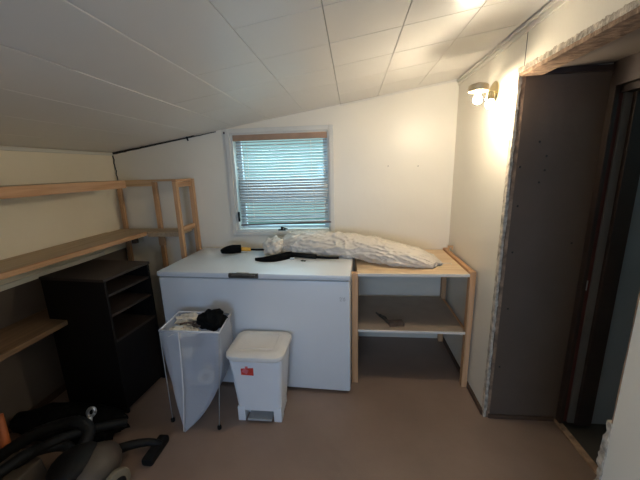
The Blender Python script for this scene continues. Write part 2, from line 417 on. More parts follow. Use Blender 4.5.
box(ss, a0, a0+.04, D+.075, D+.11, WZ0+.014, WZ1-.014, .003); box(ss, a1-.04, a1, D+.075, D+.11, WZ0+.014, WZ1-.014, .003)
box(ss, a0+.04, a1-.04, D+.075, D+.11, WZ0+.014, WZ0+.034, .003); box(ss, a0+.04, a1-.04, D+.075, D+.11, WZ1-.05, WZ1-.014, .003)
box(ss, a0+.04, a1-.04, D+.075, D+.11, 1.25, 1.43, .003); box(ss, a0+.04, a1-.04, D+.08, D+.10, 1.10, 1.115, .002)
obj('sash', ss, M['vinyl'], win)
g = B(); box(g, a0+.04, a1-.04, D+.090, D+.094, WZ0+.03, WZ1-.04); obj('glass', g, M['glass'], win)
g = B(); box(g, -.640, -.575, D-.030, D-.018, WZ0+.004, WZ0+.018, .003); lathe(g, [(0,0),(.011,0),(.011,.016),(.006,.02),(0,.02)], (-.607, D-.022, WZ0+.018), Z, 14)
tube(g, [(-.607,D-.024,WZ0+.03), (-.58,D-.034,WZ0+.026), (-.555,D-.036,WZ0+.02)], .005, 8)
obj('crank_handle', g, M['black'], win, label='dark crank handle')
g = B(); box(g, WX0+.019, WX0+.034, D-.02, D-.003, 1.085, 1.17, .004); box(g, WX0+.024, WX0+.030, D-.034, D-.02, 1.12, 1.158, .002)
obj('sash_lock', g, M['black'], win, label='dark sash lock')

# blind
bl = thing('window_blind', 'pale venetian blind with bent slats hanging inside the window', 'blind', ((WX0+WX1)/2, D+.03, WZ1-.014))
BY = D+.014; bx0, bx1 = WX0+.040, WX1-.018
g = B(); box(g, WX0+.024, WX1-.016, D-.006, D+.045, 1.762, 1.808, .003); obj('headrail', g, M['valance'], bl, label='brown headrail')
g = B(); NS = 29; zt, zb = 1.750, 1.082
for k in range(NS):
    t = k/(NS-1); z = zt + (zb-zt)*t
    ang = math.radians(20 + 34*math.exp(-((t-.60)/.13)**2) + 4*math.sin(k*2.1))
    off = .012*math.exp(-((t-.6)/.12)**2)
    tilt = .004*math.sin(k*1.7)*(t) + .012*max(0, t-.7)
    n = 14; rows = []
    for i in range(n+1):
        s = i/n; x = bx0 + (bx1-bx0)*s + off*(1 if s > .8 else .5)
        zz = z + tilt*(s-.5)*2 - .0015*math.sin(s*PI) + .002*noise.noise(Vector((s*3, k*.7, 0)))
        w = .0125; row = []
        for j in range(4):
            u = -1 + 2*j/3; bow = .0022*(1-u*u)
            row.append(g.verts.new((x, BY - off*1.0 + u*w*math.cos(ang), zz + u*w*math.sin(ang) + bow)))
        rows.append(row)
    for p, q in zip(rows, rows[1:]):
        for j in range(3): g.faces.new((p[j], p[j+1], q[j+1], q[j]))
sl = obj('slats', g, M['slat'], bl, smooth=True); md = sl.modifiers.new('thick', 'SOLIDIFY'); md.thickness = .0008
g = B(); hexa(g, [(bx0,BY-.030,1.048),(bx1+.028,BY-.030,1.068),(bx1+.028,BY-.016,1.068),(bx0,BY-.016,1.048),(bx0,BY-.030,1.060),(bx1+.028,BY-.030,1.081),(bx1+.028,BY-.016,1.081),(bx0,BY-.016,1.060)], .002)
obj('bottom_rail', g, M['railbr'], bl, label='brown bottom rail')
for x in (bx0+.10, bx1-.13):
    g = B(); pts = [(x + (.0 if z > 1.42 else (.022*min(1, (1.42-z)/.12))), BY-.016-.01*math.exp(-((z-1.35)/.1)**2), z) for z in [1.752-.034*i for i in range(20)]]
    tube(g, pts, .0016, 6); obj('cord', g, M['cord'], bl)
g = B(); tube(g, [(bx0+.06, BY-.02, 1.752), (bx0+.075, BY-.024, 1.5), (bx0+.085, BY-.022, 1.2)], .0022, 6); obj('wand', g, M['cord'], bl)

# outside
struct('ground', box(B(), -9, 7, D+.2, 14, -.9, -.6), M['lawn'])
# small fittings on the back wall
g = B(); tube(g, [(-1.385,D-.004,1.818),(-1.38,D-.012,1.800),(-1.372,D-.012,1.778)], .007, 6); tube(g, [(-1.39,D-.006,1.816),(-1.34,D-.008,1.817),(-1.30,D-.006,1.829),(-1.265,D-.006,1.838)], .005, 6)
tag(obj('cable_stub', g, M['black'], smooth=True), 'short black cable stub poking out below the ceiling, left of the window', 'cable')
g = B(); lathe(g, [(0,.012),(.008,.011),(.009,.004),(.004,0)], (-1.056, D, 1.829), (0,-1,0), 12)
tag(obj('wall_hook', g, M['brown'], smooth=True), 'tiny dark hook at the top left corner of the window casing', 'hook')
for x, z, w in ((.289,1.525,'left'), (.525,1.518,'right')):
    g = B(); lathe(g, [(0,.008),(.003,.007),(.004,.005),(.0015,.004),(.0015,0)], (x, D, z), (0,-1,0), 8)
    tag(obj('nail', g, M['brown']), 'tiny nail in the bare back wall, %s one of the two' % w, 'nail', 'nails in the back wall')
g = B(); lathe(g, [(0,.003),(.005,.002),(.006,0)], (RX, .88, 1.159), (-1,0,0), 10)
tag(obj('screw', g, M['gap']), 'dark screw head in the pale wall by the near edge of the opening', 'screw')

# ------------------------------------------------------------------ wall lamp
PY, PZ = 2.0, 1.912
lamp = thing('wall_lamp', 'lit brass wall lamp with two bare bulbs on the right wall', 'lamp', (RX, PY, PZ))
g = B(); lathe(g, [(.058,0),(.058,.005),(.050,.012),(.040,.014),(.034,.022),(.020,.026),(.014,.034),(0,.036)], (RX, PY, PZ), (-1,0,0), 32)
obj('backplate', g, M['brass'], lamp, smooth='auto')
b1 = Vector((.630, 1.765, 1.836)); b2 = Vector((.665, 1.700, 1.802))
g = B(); tube(g, spline([(RX-.03,PY,PZ), (RX-.06,PY-.005,PZ+.004), (RX-.085,PY-.04,PZ+.005), (b1.x+.04,b1.y+.08,1.912), (b1.x+.002,b1.y+.01,b1.z+.07)], 6), .0065, 10)
tube(g, spline([(RX-.03,PY,PZ), (RX-.045,PY-.04,PZ-.012), (b2.x+.03,b2.y+.12,PZ-.02), (b2.x,b2.y,b2.z+.05)], 6), .0065, 10)
lathe(g, [(0,-.012),(.012,-.006),(.014,0),(.012,.006),(0,.012)], (RX-.045, PY-.004, PZ), (-1,0,0), 16)
obj('arm', g, M['brass'], lamp, smooth='auto')
for b, R_, nm in ((b1, .050, 1), (b2, .022, 0)):
    g = B()
    if nm: lathe(g, [(0,.048),(.016,.047),(.022,.042),(.040,.040),(.047,.034),(.049,.008),(.047,.008),(.044,.030),(.02,.034),(.012,.02),(0,.02)], (b.x, b.y, b.z+.030), Z, 28)
    else: lathe(g, [(0,.052),(.012,.050),(.017,.042),(.018,.022),(.022,.016),(.020,.012),(0,.014)], (b.x, b.y, b.z+.006), Z, 24)
    s = obj('lamp_cup' if nm else 'bulb_socket', g, M['nickel'] if nm else M['brass'], lamp, smooth='auto')
    g = B(); ball(g, b, .021, 3, (1,1,1)); tube(g, [(b.x,b.y,b.z+.012),(b.x,b.y,b.z+.044)], .010, 12)
    obj('bulb', g, M['bulb' if nm else 'bulb2'], lamp, smooth=True)

# unseen fill lamp, added behind the camera to warm and brighten the room
cx, cy = -.25, -.75; cz = ZC(cx-.2)-.01
cl = thing('fill_lamp', 'round warm fill lamp added under the ceiling in the rear half of the room, behind the photographer', 'lamp', (cx, cy, cz))
g = B(); lathe(g, [(0,.03),(.13,.03),(.14,.02),(.14,0),(.125,-.005),(.12,0),(0,.002)], (cx, cy, cz), Z, 32); obj('fill_lamp_base', g, M['brass'], cl, smooth='auto')
g = B(); lathe(g, [(.118,-.002),(.112,-.03),(.085,-.055),(.04,-.07),(0,-.074)], (cx, cy, cz), Z, 32); obj('fill_lamp_shade', g, M['dome'], cl, smooth=True)

# ------------------------------------------------------------------ chest freezer
FX, FY, FA = -.018, 1.873, math.radians(-2.5)
fz = thing('chest_freezer', 'long white chest freezer with a dark lock plate under the window', 'freezer', (FX, FY, 0), FA)
FW, FD = 1.318, .66
g = B(); box(g, -FW, 0, 0, FD, .020, .818, .012); obj('body', g, M['freezer'], fz, smooth='auto', local=True)
g = B(); box(g, -FW+.03, -.03, .03, FD-.03, 0, .020); obj('plinth', g, M['black'], fz, local=True)
g = B(); box(g, -FW+.012, -.012, .010, FD-.01, .818, .826); obj('gasket', g, M['gasket'], fz, local=True)
g = B(); box(g, -FW-.004, .004, -.008, FD, .826, .8625, .010); obj('lid', g, M['freezer'], fz, smooth='auto', local=True)
g = B(); box(g, -.795, -.595, -.022, -.004, .833, .864, .003); box(g, -.795, -.70, -.026, -.02, .838, .858, .002)
lathe(g, [(0,.010),(.009,.009),(.010,0)], (-.622, -.022, .848), (0,-1,0), 14); box(g, -.70, -.645, -.030, -.02, .842, .854, .002)
lt = obj('lock_plate', g, M['latch'], fz, local=True, label='dark worn metal lock plate')
g = B(); tube(g, [(-.77,-.028,.856),(-.74,-.030,.859),(-.67,-.028,.860),(-.61,-.026,.857)], .0022, 6); box(g, -.745, -.66, -.012, -.001, .858, .868, .003)
obj('hasp', g, M['latchbright'], fz, local=True)
g = B()
for pts in ([(-.066,.715),(-.060,.722),(-.052,.716),(-.058,.706),(-.064,.698),(-.052,.697)], [(-.046,.722),(-.040,.712),(-.044,.70),(-.036,.697),(-.030,.707),(-.036,.716),(-.030,.722)]):
    tube(g, [(x, -.0015, z-.01) for x, z in pts], .0014, 5)
obj('emblem', g, M['gasket'], fz, local=True, label='small dark scroll emblem')

# ------------------------------------------------------------------ storage shelf unit at the right
un_ = thing('storage_shelf', 'pine storage unit with two shelves between the freezer and the right wall', 'shelf', (.4, 2.3, 0))
ux = [(-.006, .036), (.753, .790)]
for (x0, x1) in ux:
    for y0 in (1.996, 2.59):
        if x0 < .1 and y0 > 2.2: x0, x1 = .022, .052
        g = B(); box(g, x0, x1, y0, y0+.045, 0, .846 if x0 > .5 else .832, .002); obj('post', g, M['pine_z'], un_)
g = B(); box(g, .030, .752, 2.004, 2.635, .812, .829, .0015); obj('top_board', g, M['board'], un_)
g = B(); box(g, .030, .752, 1.999, 2.004, .811, .830, .001); obj('top_edge', g, M['boardedge'], un_, label='white front edge')
g = B(); box(g, .036, .752, 2.004, 2.60, .404, .419, .0015); sh = obj('shelf', g, M['board2'], un_)
g = B(); box(g, .036, .752, 1.999, 2.004, .403, .420, .001); obj('shelf_edge', g, M['boardedge'], sh, label='white front edge')
g = B(); box(g, .754, .784, 2.0415, 2.589, .805, .846, .002); obj('side_rail', g, M['pine_y'], un_)
g = B(); box(g, .754, .784, 2.0415, 2.589, .372, .402, .002); obj('side_rail', g, M['pine_y'], un_)
g = B(); box(g, .053, .752, 2.602, 2.620, .775, .811, .002); obj('back_rail', g, M['pine_x'], un_)

# oddments on the middle shelf
g = B(); mt = Matrix.Translation((.305, 2.085, .432)) @ Matrix.Rotation(.12, 4, 'Z')
box(g, -.052, .052, -.032, .032, -.012, .012, .003, mt); box(g, -.044, .044, -.025, .025, .012, .015, .001, mt)
tag(obj('small_box', g, M['brown']), 'small dark brown box on the middle shelf of the pine unit', 'box')
g = B(); tube(g, [(.18,2.25,.429),(.205,2.19,.432),(.235,2.135,.431),(.25,2.10,.430)], .008, 8, lambda t: .7+.6*t); ball(g, (.205,2.20,.432), .012, 2); ball(g, (.226,2.165,.434), .014, 2)
tube(g, [(.218,2.20,.43),(.24,2.17,.434),(.25,2.13,.43)], .006, 8)
tag(obj('hinge_piece', g, M['latch'], smooth=True), 'dark jointed metal piece lying left of the small box', 'hardware')
# on the unit's top
g = B(); box(g, .756, .769, 2.50, 2.513, .8465, .880, .002); box(g, .756, .796, 2.50, 2.516, .880, .894, .002)
box(g, .784, .796, 2.50, 2.513, .862, .880, .002)
tag(obj('wood_offcut', g, M['pine_x']), 'small stepped wood offcut standing on the right side rail of the pine unit', 'offcut')
g = B(); tube(g, spline([(.585,2.20,.832),(.63,2.215,.833),(.67,2.235,.833),(.70,2.222,.833),(.695,2.195,.833)], 6), .0026, 6)
tag(obj('string', g, M['boardedge'], smooth=True), 'short pale string beside the tip of the plastic wrapped bundle', 'string')

# ------------------------------------------------------------------ plastic wrapped bundle
def lump(path, radii, seg=96, n=90, base=None, seed=0, wr=.016, flat=.75):
    bm = B(); P = spline(path, 26); m_ = len(P); rings = []
    R_ = spline([(a, b, 0) for a, b in radii], 26)
    for i, p in enumerate(P):
        t = (P[min(i+1, m_-1)] - P[max(i-1, 0)]); t.z = 0; t.normalize(); s = Vector((t.y, -t.x, 0))
        rw_, rh = R_[min(len(R_)-1, int(i*len(R_)/m_))][0:2]
        ring = []
        for k in range(seg):
            a = 2*PI*k/seg; c_, s_ = math.cos(a), math.sin(a)
            q = Vector((p.x*4, c_*1.2, s_*1.2+seed))
            w_ = .8*noise.noise(q*1.3)
            n1 = noise.noise(Vector((p.x*5.5+s_*2.2+w_, c_*1.3+w_, s_*1.5+seed*3)))
            n2 = noise.noise(Vector((p.x*13-s_*1.8, c_*2.4+w_*2, s_*2.2+seed*5+w_)))
            n3 = noise.noise(Vector((p.x*26+s_*3, c_*4, s_*4+w_*3)))
            k_ = 1 + .14*noise.noise(q) + .16*max(0, 1-abs(n1)*7)**1.5 + .09*max(0, 1-abs(n2)*5) + .035*max(0, 1-abs(n3)*4) - .05
            v = p + s*rw_*c_*k_ + Vector((0, 0, rh*s_*k_))
            b_ = base(v.x, v.y)
            if v.z < b_: v.z = b_ + .001
            ring.append(bm.verts.new(v))
        rings.append(ring)
    for a, b in zip(rings, rings[1:]):
        for k in range(seg): bm.faces.new((a[k], a[(k+1)%seg], b[(k+1)%seg], b[k]))
    bm.faces.new(rings[0][::-1]); bm.faces.new(rings[-1]); return bm
base = lambda x, y: .8635 if x < .012 else (.8635 - (x-.012)*.65 if x < .06 else .8315)
path = [(-.60,2.45,.905),(-.52,2.44,.925),(-.38,2.42,.935),(-.10,2.39,.93),(.10,2.34,.915),(.30,2.285,.892),(.48,2.22,.868),(.575,2.175,.845),(.59,2.165,.838)]
rad = [(.03,.03),(.10,.085),(.13,.098),(.145,.095),(.155,.088),(.155,.080),(.130,.060),(.08,.034),(.03,.012)]
bd = thing('wrapped_bundle', 'long bundle wrapped in crumpled translucent white plastic across freezer and pine unit', 'bundle', (-.1, 2.35, .8635))
obj('plastic_wrap', lump(path, rad, base=base, seed=2, wr=.02), M['film'], bd, smooth=True)
g = B(); ball(g, (-.625,2.36,.925), .075, 4, (1.05,.85,.92), .45, 2.2, 5)
for v in g.verts:
    if v.co.z < .8645: v.co.z = .8645
obj('gathered_end', g, M['film'], bd, smooth=True)
g = B(); tube(g, spline([(-.57,2.385,.925),(-.54,2.40,.925),(-.50,2.41,.925)], 6), .034, 14, lambda t: .8+.4*abs(t-.5)*2); obj('neck', g, M['film'], bd, smooth=True)

# brush, curved blade, pole
br = thing('dust_brush', 'black bristle brush with yellow ferrule lying at the left of the freezer lid', 'brush', (-.95, 2.47, .862))
g = B(); tube(g, spline([(-1.045,2.33,.894),(-1.01,2.36,.898),(-.96,2.395,.898),(-.915,2.42,.894)], 6), .034, 14, lambda t: .45+.6*math.sin(min(1, t*1.35)*PI/1.6)); obj('bristles', g, M['cloth'], br, smooth=True)
g = B(); tube(g, [(-.925,2.415,.892),(-.89,2.425,.889),(-.835,2.435,.886)], .019, 14, lambda t: 1-.2*t); obj('ferrule', g, M['yellow'], br, smooth=True, label='yellow ferrule')
g = B(); tube(g, [(-.84,2.434,.884),(-.78,2.445,.879),(-.70,2.465,.875)], .0085, 10); obj('handle', g, M['black'], br, smooth=True)
def blade(path, w, h, bm):
    P = spline(path, 8); rings = []
    for i, p in enumerate(P):
        t = i/(len(P)-1); s = (P[min(i+1,len(P)-1)]-P[max(i-1,0)]); s.z = 0; s.normalize(); o_ = Vector((s.y,-s.x,0))
        kk = min(1, .10+t*1.9)*(1 if t < .85 else 1-(t-.85)*3); ww = w*kk; h_ = h*(.35+.65*kk)
        rings.append([bm.verts.new(p+o_*ww), bm.verts.new(p+o_*ww*.3+Vector((0,0,h_))), bm.verts.new(p-o_*ww*.6+Vector((0,0,h_*.8))), bm.verts.new(p-o_*ww)])
    for a, b in zip(rings, rings[1:]):
        for k in range(4): bm.faces.new((a[k], a[(k+1)%4], b[(k+1)%4], b[k]))
    bm.faces.new(rings[0][::-1]); bm.faces.new(rings[-1]); return bm
g = blade([(-.725,2.190,.864),(-.66,2.175,.864),(-.58,2.195,.864),(-.51,2.255,.864),(-.465,2.33,.864)], .044, .044, B())
tag(obj('curved_holster', g, M['cloth'], smooth=True), 'black curved strap-like piece lying in front of the gathered plastic end', 'strap')
g = B(); tube(g, [(-.50,2.285,.888),(-.38,2.262,.884),(-.27,2.235,.880)], .0165, 12); tube(g, [(-.27,2.235,.876),(-.20,2.225,.875),(-.10,2.225,.874)], .009, 10)
tag(obj('black_pole', g, M['black'], smooth=True), 'black pole lying under the front of the plastic bundle', 'pole')
g = B(); box(g, -.465, -.430, 2.205, 2.232, .8635, .875, .003); tag(obj('sparkle_fleck', g, M['vinyl']), 'small pale clip standing in for a sparkle beside the black pole on the freezer lid', 'fleck')  # pale piece in place of a blue-white sparkle
g = B(); tube(g, [(-.375,2.17,.8685),(-.345,2.16,.8685)], .004, 8)
tube(g, [(-.366,2.16,.8695),(-.360,2.175,.8695)], .0055, 8); ball(g, (-.343,2.159,.870), .006, 2)
tag(obj('loose_screw', g, M['latch'], smooth=True), 'small loose dark screw on the freezer lid below the black pole', 'screw')

# ------------------------------------------------------------------ laundry hamper
hp = thing('laundry_hamper', 'wire frame hamper with a translucent white liner beside the black cabinet', 'hamper', (-.97, 1.68, 0))
top = [Vector((-1.134,1.574,.615)), Vector((-.765,1.569,.615)), Vector((-.795,1.815,.615)), Vector((-1.152,1.825,.615))]
g = B(); tube(g, top+[top[0]], .0065, 8); obj('rim', g, M['wire'], hp, smooth=True)
bot = [(-1.125,1.56,.02), (-.806,1.525,.02), (-.80,1.82,.02), (-1.12,1.82,.02)]
for p, q in zip(top, bot):
    g = B(); tube(g, [p, q], .0026, 8); lg = obj('leg', g, M['gasket'], hp, smooth=True)
    f = B(); lathe(f, [(0,0),(.012,0),(.012,.018),(.006,.024),(0,.024)], (q[0], q[1], 0), Z, 12); obj('foot', f, M['black'], lg, label='black rubber foot')
g = B(); rings = []
tip = Vector((-1.0, 1.475, .006)); nseg = 9; NL = 16
ex = (1.25, 3.4, 3.8, 1.9)          # how late each corner starts to draw in towards the low front tip
for L_ in range(NL+1):
    t = L_/NL*.997; ring = []
    for e in range(4):
        for k in range(nseg):
            u = k/nseg; w = top[e].lerp(top[(e+1) % 4], u); xe = ex[e]*(1-u)+ex[(e+1) % 4]*u
            m_ = t**xe; p = w.lerp(tip, m_); p.z = .613*(1-t)+.006*t
            cx_, cy_ = -.96*(1-m_)+tip.x*m_, 1.69*(1-m_)+tip.y*m_
            wob = 1 + (.05*noise.noise(Vector((w.x*9, w.y*9, t*5))) - .05*math.sin(PI*u))*min(1, t*3)
            ring.append(g.verts.new((cx_+(p.x-cx_)*wob, cy_+(p.y-cy_)*wob, p.z)))
    rings.append(ring)
for a, b in zip(rings, rings[1:]):
    for k in range(len(a)): g.faces.new((a[k], a[(k+1) % len(a)], b[(k+1) % len(a)], b[k]))
g.faces.new(rings[-1])
obj('liner', g, M['mesh'], hp, smooth=True)
g = B(); 
pf = top[0].lerp(top[1], .33)
sm = [(pf.x, pf.y-.006, .61)] + [(pf.x*(1-t)+(-1.003)*t+.012*math.sin(t*3), (pf.y-.008)*(1-t)+(1.469)*t, .61*(1-t)+.02*t) for t in (.2,.4,.6,.8,1)]
tube(g, sm, .004, 6); obj('seam', g, M['wire'], hp, smooth=True, label='white vertical seam')
# contents
g = B(); ball(g, (-.868,1.70,.628), .082, 4, (1.0,.95,.70), .35, 1.6, 3)
tag(obj('black_cloth', g, M['cloth'], smooth=True), 'crumpled black cloth on top of the filled hamper', 'cloth')
for k, (x, y, s, l) in enumerate([(-1.07,1.77,.060,'cream crumpled paper at the back left inside the hamper top'), (-1.05,1.62,.050,'crumpled paper at the front left inside the hamper top'), (-.965,1.63,.042,'crumpled paper just left of the black cloth in the hamper')]):
    g = B(); ball(g, (x,y,.585), s, 3, (1.2,.9,.55), .6, 2.0, 11+k); tag(obj('crumpled_paper', g, M['paper']), l, 'paper', 'papers in the hamper')
g = B()
for k in range(7):
    a = random.uniform(-.5,.5); x = -1.06+.02*k; y = 1.67+random.uniform(-.03,.03)
    tube(g, [(x,y,.607+.004*(k%2)),(x+.05*math.cos(a),y+.05*math.sin(a),.615)], .006, 6)
tag(obj('brown_scraps', g, M['brown'], smooth=True), 'dark brown scraps lying on the papers in the hamper', 'scraps', kind='stuff')
g = B(); lathe(g, [(.022,0),(.048,0),(.048,.05),(.022,.05),(.022,0)], (-.90,1.63,.30), (.3,-1,.2), 24)
tag(obj('tape_roll', g, M['paper'], smooth='auto'), 'pale roll showing through the hamper liner', 'roll')

for k, (x, y, z, s, m_, l) in enumerate([(-1.03,1.64,.44,.06,'paper','pale crumpled wad seen through the upper left of the hamper liner'), (-.93,1.70,.22,.055,'gasket','grey wad seen through the lower middle of the hamper liner')]):
    g = B(); ball(g, (x,y,z), s, 3, (1.1,.9,.9), .5, 2, 31+k); tag(obj('paper_wad', g, M[m_], smooth=True), l, 'paper')

# ------------------------------------------------------------------ step bin
sb = thing('step_bin', 'white plastic step-on bin with a red sticker in front of the freezer', 'bin', (-.58, 1.70, 0))
tr = lambda z: z/.43
def ringp(z, inset=0):
    t = z/.43
    x0, x1 = -.703-.045*t+inset, -.443+.028*t-inset; y0, y1 = 1.600-.002*t+inset, 1.785+.075*t-inset
    return x0, x1, y0, y1
def rrect(bm, z, r, inset=0, n=5, bulge=0):
    x0, x1, y0, y1 = ringp(z, inset); out = []
    for cx, cy, a0 in ((x1-r,y0+r,-PI/2), (x1-r,y1-r,0), (x0+r,y1-r,PI/2), (x0+r,y0+r,PI)):
        for k in range(n+1):
            a = a0 + PI/2*k/n; out.append(bm.verts.new((cx+r*math.cos(a), cy+r*math.sin(a), z)))
    return out
def bridge(bm, rings, cap0=True, cap1=True):
    for a, b in zip(rings, rings[1:]):
        for k in range(len(a)): bm.faces.new((a[k], a[(k+1) % len(a)], b[(k+1) % len(a)], b[k]))
    if cap0: bm.faces.new(rings[0][::-1])
    if cap1: bm.faces.new(rings[-1])
g = B(); bridge(g, [rrect(g, z, .028) for z in (.075, .12, .2, .3, .4, .432)])
obj('bin_body', g, M['binw'], sb, smooth='auto')
g = B()
box(g, -.712, -.665, 1.595, 1.665, 0, .10, .006); box(g, -.486, -.436, 1.595, 1.665, 0, .10, .006); box(g, -.704, -.442, 1.665, 1.785, 0, .08, .006)
obj('foot_skirt', g, M['binw'], sb, smooth='auto')
g = B(); box(g, -.650, -.497, 1.585, 1.664, .012, .026, .005); obj('pedal', g, M['gasket'], sb, label='grey foot pedal')
g = B()
def lidring(z, gr, r=.055):
    x0, x1, y0, y1 = -.755-gr, -.408+gr, 1.585-gr, 1.872+gr; out = []
    for cx, cy, a0 in ((x1-r,y0+r,-PI/2), (x1-r,y1-r,0), (x0+r,y1-r,PI/2), (x0+r,y0+r,PI)):
        for k in range(7):
            a = a0 + PI/2*k/6; px, py = cx+r*math.cos(a), cy+r*math.sin(a)
            py -= .018*max(0, 1-((px+.575)/.18)**2) if py < 1.7 else 0
            out.append(g.verts.new((px, py, z)))
    return out
bridge(g, [lidring(.426, .0), lidring(.440, .008), lidring(.458, .006), lidring(.466, -.006), lidring(.470, -.03), lidring(.472,-.045,.03), lidring(.468,-.055,.03)])
obj('lid', g, M['binlid'], sb, smooth='auto')
g = B(); tube(g, [(-.69,1.65,.4705),(-.475,1.65,.4705),(-.475,1.82,.4705),(-.69,1.82,.4705),(-.69,1.65,.4705)], .003, 6); obj('lid_ridge', g, M['binlid'], sb)
g = B(); 
fy = lambda z: 1.600-.002*(z/.43)-.0025
a0, a1, c0, c1 = -.668, -.592, .322, .372
hexa(g, [(a0,fy(.33),c0+.003),(a1,fy(.33),c0),(a1,fy(.33)+.003,c0),(a0,fy(.33)+.003,c0+.003),(a0,fy(.37),c1-.006),(a1,fy(.37),c1),(a1,fy(.37)+.003,c1),(a0,fy(.37)+.003,c1-.006)])
st = obj('sticker', g, M['sticker'], sb, label='red sticker')
g = B(); mt = Matrix.Translation((-.641, fy(.36)-.001, .352)) @ Matrix.Rotation(.5, 4, 'Y'); box(g, -.017, .017, -.001, .0005, -.014, .014, 0, mt); box(g, -.008, .008, -.0018, 0, -.006, .006, 0, Matrix.Translation((-.632, fy(.36)-.001, .378)))
obj('sticker_print', g, M['sticker2'], st, label='pink print')

# ------------------------------------------------------------------ black cabinet
CA = math.radians(-5)
cb = thing('open_cabinet', 'black laminate cabinet with open shelves facing the freezer', 'cabinet', (-1.455, 1.600, 0), CA)
CW, CD, CH = .455, .375, .92   # local: x from -CW..0, y 0..CD ; open side faces +x
t_ = .016
g = B(); box(g, -CW, 0, 0, t_, 0, CH-.018, .0015); obj('side_panel', g, M['cab'], cb, local=True)
g = B(); box(g, -CW, 0, CD-t_, CD, 0, CH-.018, .0015); obj('side_panel', g, M['cab'], cb, local=True)
g = B(); box(g, -CW-.004, .004, -.004, CD+.004, CH-.018, CH, .002); obj('top', g, M['cabtop'], cb, local=True, label='worn dark brown-black top')
g = B(); box(g, -CW, -CW+.01, t_, CD-t_, 0, CH-.018); obj('back_panel', g, M['cab'], cb, local=True)
for z in (.80, .67, .50):
    g = B(); box(g, -CW+.01, -.002, t_, CD-t_, z, z+.016, .001); obj('shelf', g, M['cabtop'], cb, local=True)
g = B(); box(g, -.018, -.002, t_, CD-t_, .03, .50, .001); obj('door', g, M['cab'], cb, local=True)

# ------------------------------------------------------------------ wall shelves on the left
def plank(name, label, z, x1, th, y0, y1, mm=('ply','pine_y'), x1e=None):
    t = thing(name, label, 'shelf', (LX, (y0+y1)/2, z), group='long planks on the left wall')
    g = B(); x1e = x1e or x1
    hexa(g, [(LX+.001,y0,z-.018),(x1-.02,y0,z-.018),(x1e-.02,y1,z-.018),(LX+.001,y1,z-.018),(LX+.001,y0,z),(x1-.02,y0,z),(x1e-.02,y1,z),(LX+.001,y1,z)], .0015); obj('board', g, M[mm[0]], t)
    g = B(); hexa(g, [(x1-.02,y0,z-th),(x1,y0,z-th),(x1e,y1,z-th),(x1e-.02,y1,z-th),(x1-.02,y0,z+.001),(x1,y0,z+.001),(x1e,y1,z+.001),(x1e-.02,y1,z+.001)], .002); obj('front_lip', g, M[mm[1]], t)
    g = B(); box(g, LX+.001, LX+.02, y0+.05, y1-.02, z-.052, z-.019, .002); obj('cleat', g, M['trimw'], t)
    return t
plank('wall_shelf', 'long upper pine shelf on the left wall, level with the corner frame top', 1.472, -1.745, .058, .09, 2.30)
plank('wall_shelf', 'long middle wooden shelf on the left wall above the black cabinet', 1.040, -1.86, .030, .09, 2.42, x1e=-1.72)
plank('wall_shelf', 'lowest wooden shelf, its wood darkened as painted shade, on the left wall beside the black cabinet', .640, -1.775, .030, .09, 2.30, ('shadewood', 'shadewood'))
# pale batten between the two lower shelves
g = B(); box(g, LX+.001, LX+.020, .09, 2.345, .862, .893, .002)
tag(obj('wall_batten', g, M['trimw']), 'pale batten fixed to the left wall under the middle shelf', 'batten')

# corner frame on the back wall
cf = thing('corner_shelf', 'pine corner shelf frame with posts at the back wall left of the window', 'shelf', (-1.7, 2.5, 0))
FXL, FXR = -2.06, -1.352
g = B(); beam(g, (FXR-.040, 2.385, 0), (FXR-.040, 2.385, 1.448), .030, .040); obj('post', g, M['pine_z'], cf)
g = B(); beam(g, (FXR-.026, 2.615, 0), (FXR-.026, 2.615, 1.448), .036, .040); obj('post', g, M['pine_z'], cf)
g = B(); beam(g, (-1.72, 2.622, .0), (-1.72, 2.622, 1.445), .038, .028); obj('post', g, M['pine_z'], cf)
g = B(); beam(g, (-2.055, 2.622, .0), (-2.055, 2.622, 1.445), .034, .028); obj('post', g, M['pine_z'], cf)
g = B(); box(g, LX+.012, FXR-.008, 2.605, 2.637, 1.449, 1.466, .0015); obj('top_rail', g, M['pine_x'], cf)
g = B(); box(g, FXR-.056, FXR-.020, 2.365, 2.604, 1.449, 1.468, .0015); obj('top_end_rail', g, M['pine_y'], cf)
g = B(); box(g, -2.036, -1.741, 2.612, 2.634, 1.41, 1.448, .0015); obj('ledger', g, M['pine_x'], cf)
g = B(); box(g, FXR-.050, FXR-.024, 2.406, 2.594, 1.405, 1.446, .0015); obj('end_brace', g, M['pine_y'], cf)
g = B(); box(g, FXR-.050, FXR-.024, 2.406, 2.594, 1.045, 1.085, .0015); obj('end_brace', g, M['pine_y'], cf)
g = B(); box(g, LX+.004, FXR-.058, 2.435, 2.606, 1.016, 1.036, .0015); sh = obj('shelf_board', g, M['ply'], cf)
g = B(); box(g, -1.71, FXR-.058, 2.418, 2.434, .998, 1.037, .0015); obj('shelf_lip', g, M['ply'], sh)
g = B(); box(g, -1.90, -1.86, 2.46, 2.50, .93, 1.012, .003); obj('bracket_block', g, M['brown'], cf, label='dark bracket block')
g = B(); box(g, -1.735, -1.675, 2.585, 2.606, .88, .998, .008); obj('bracket_block', g, M['pine_z'], cf)

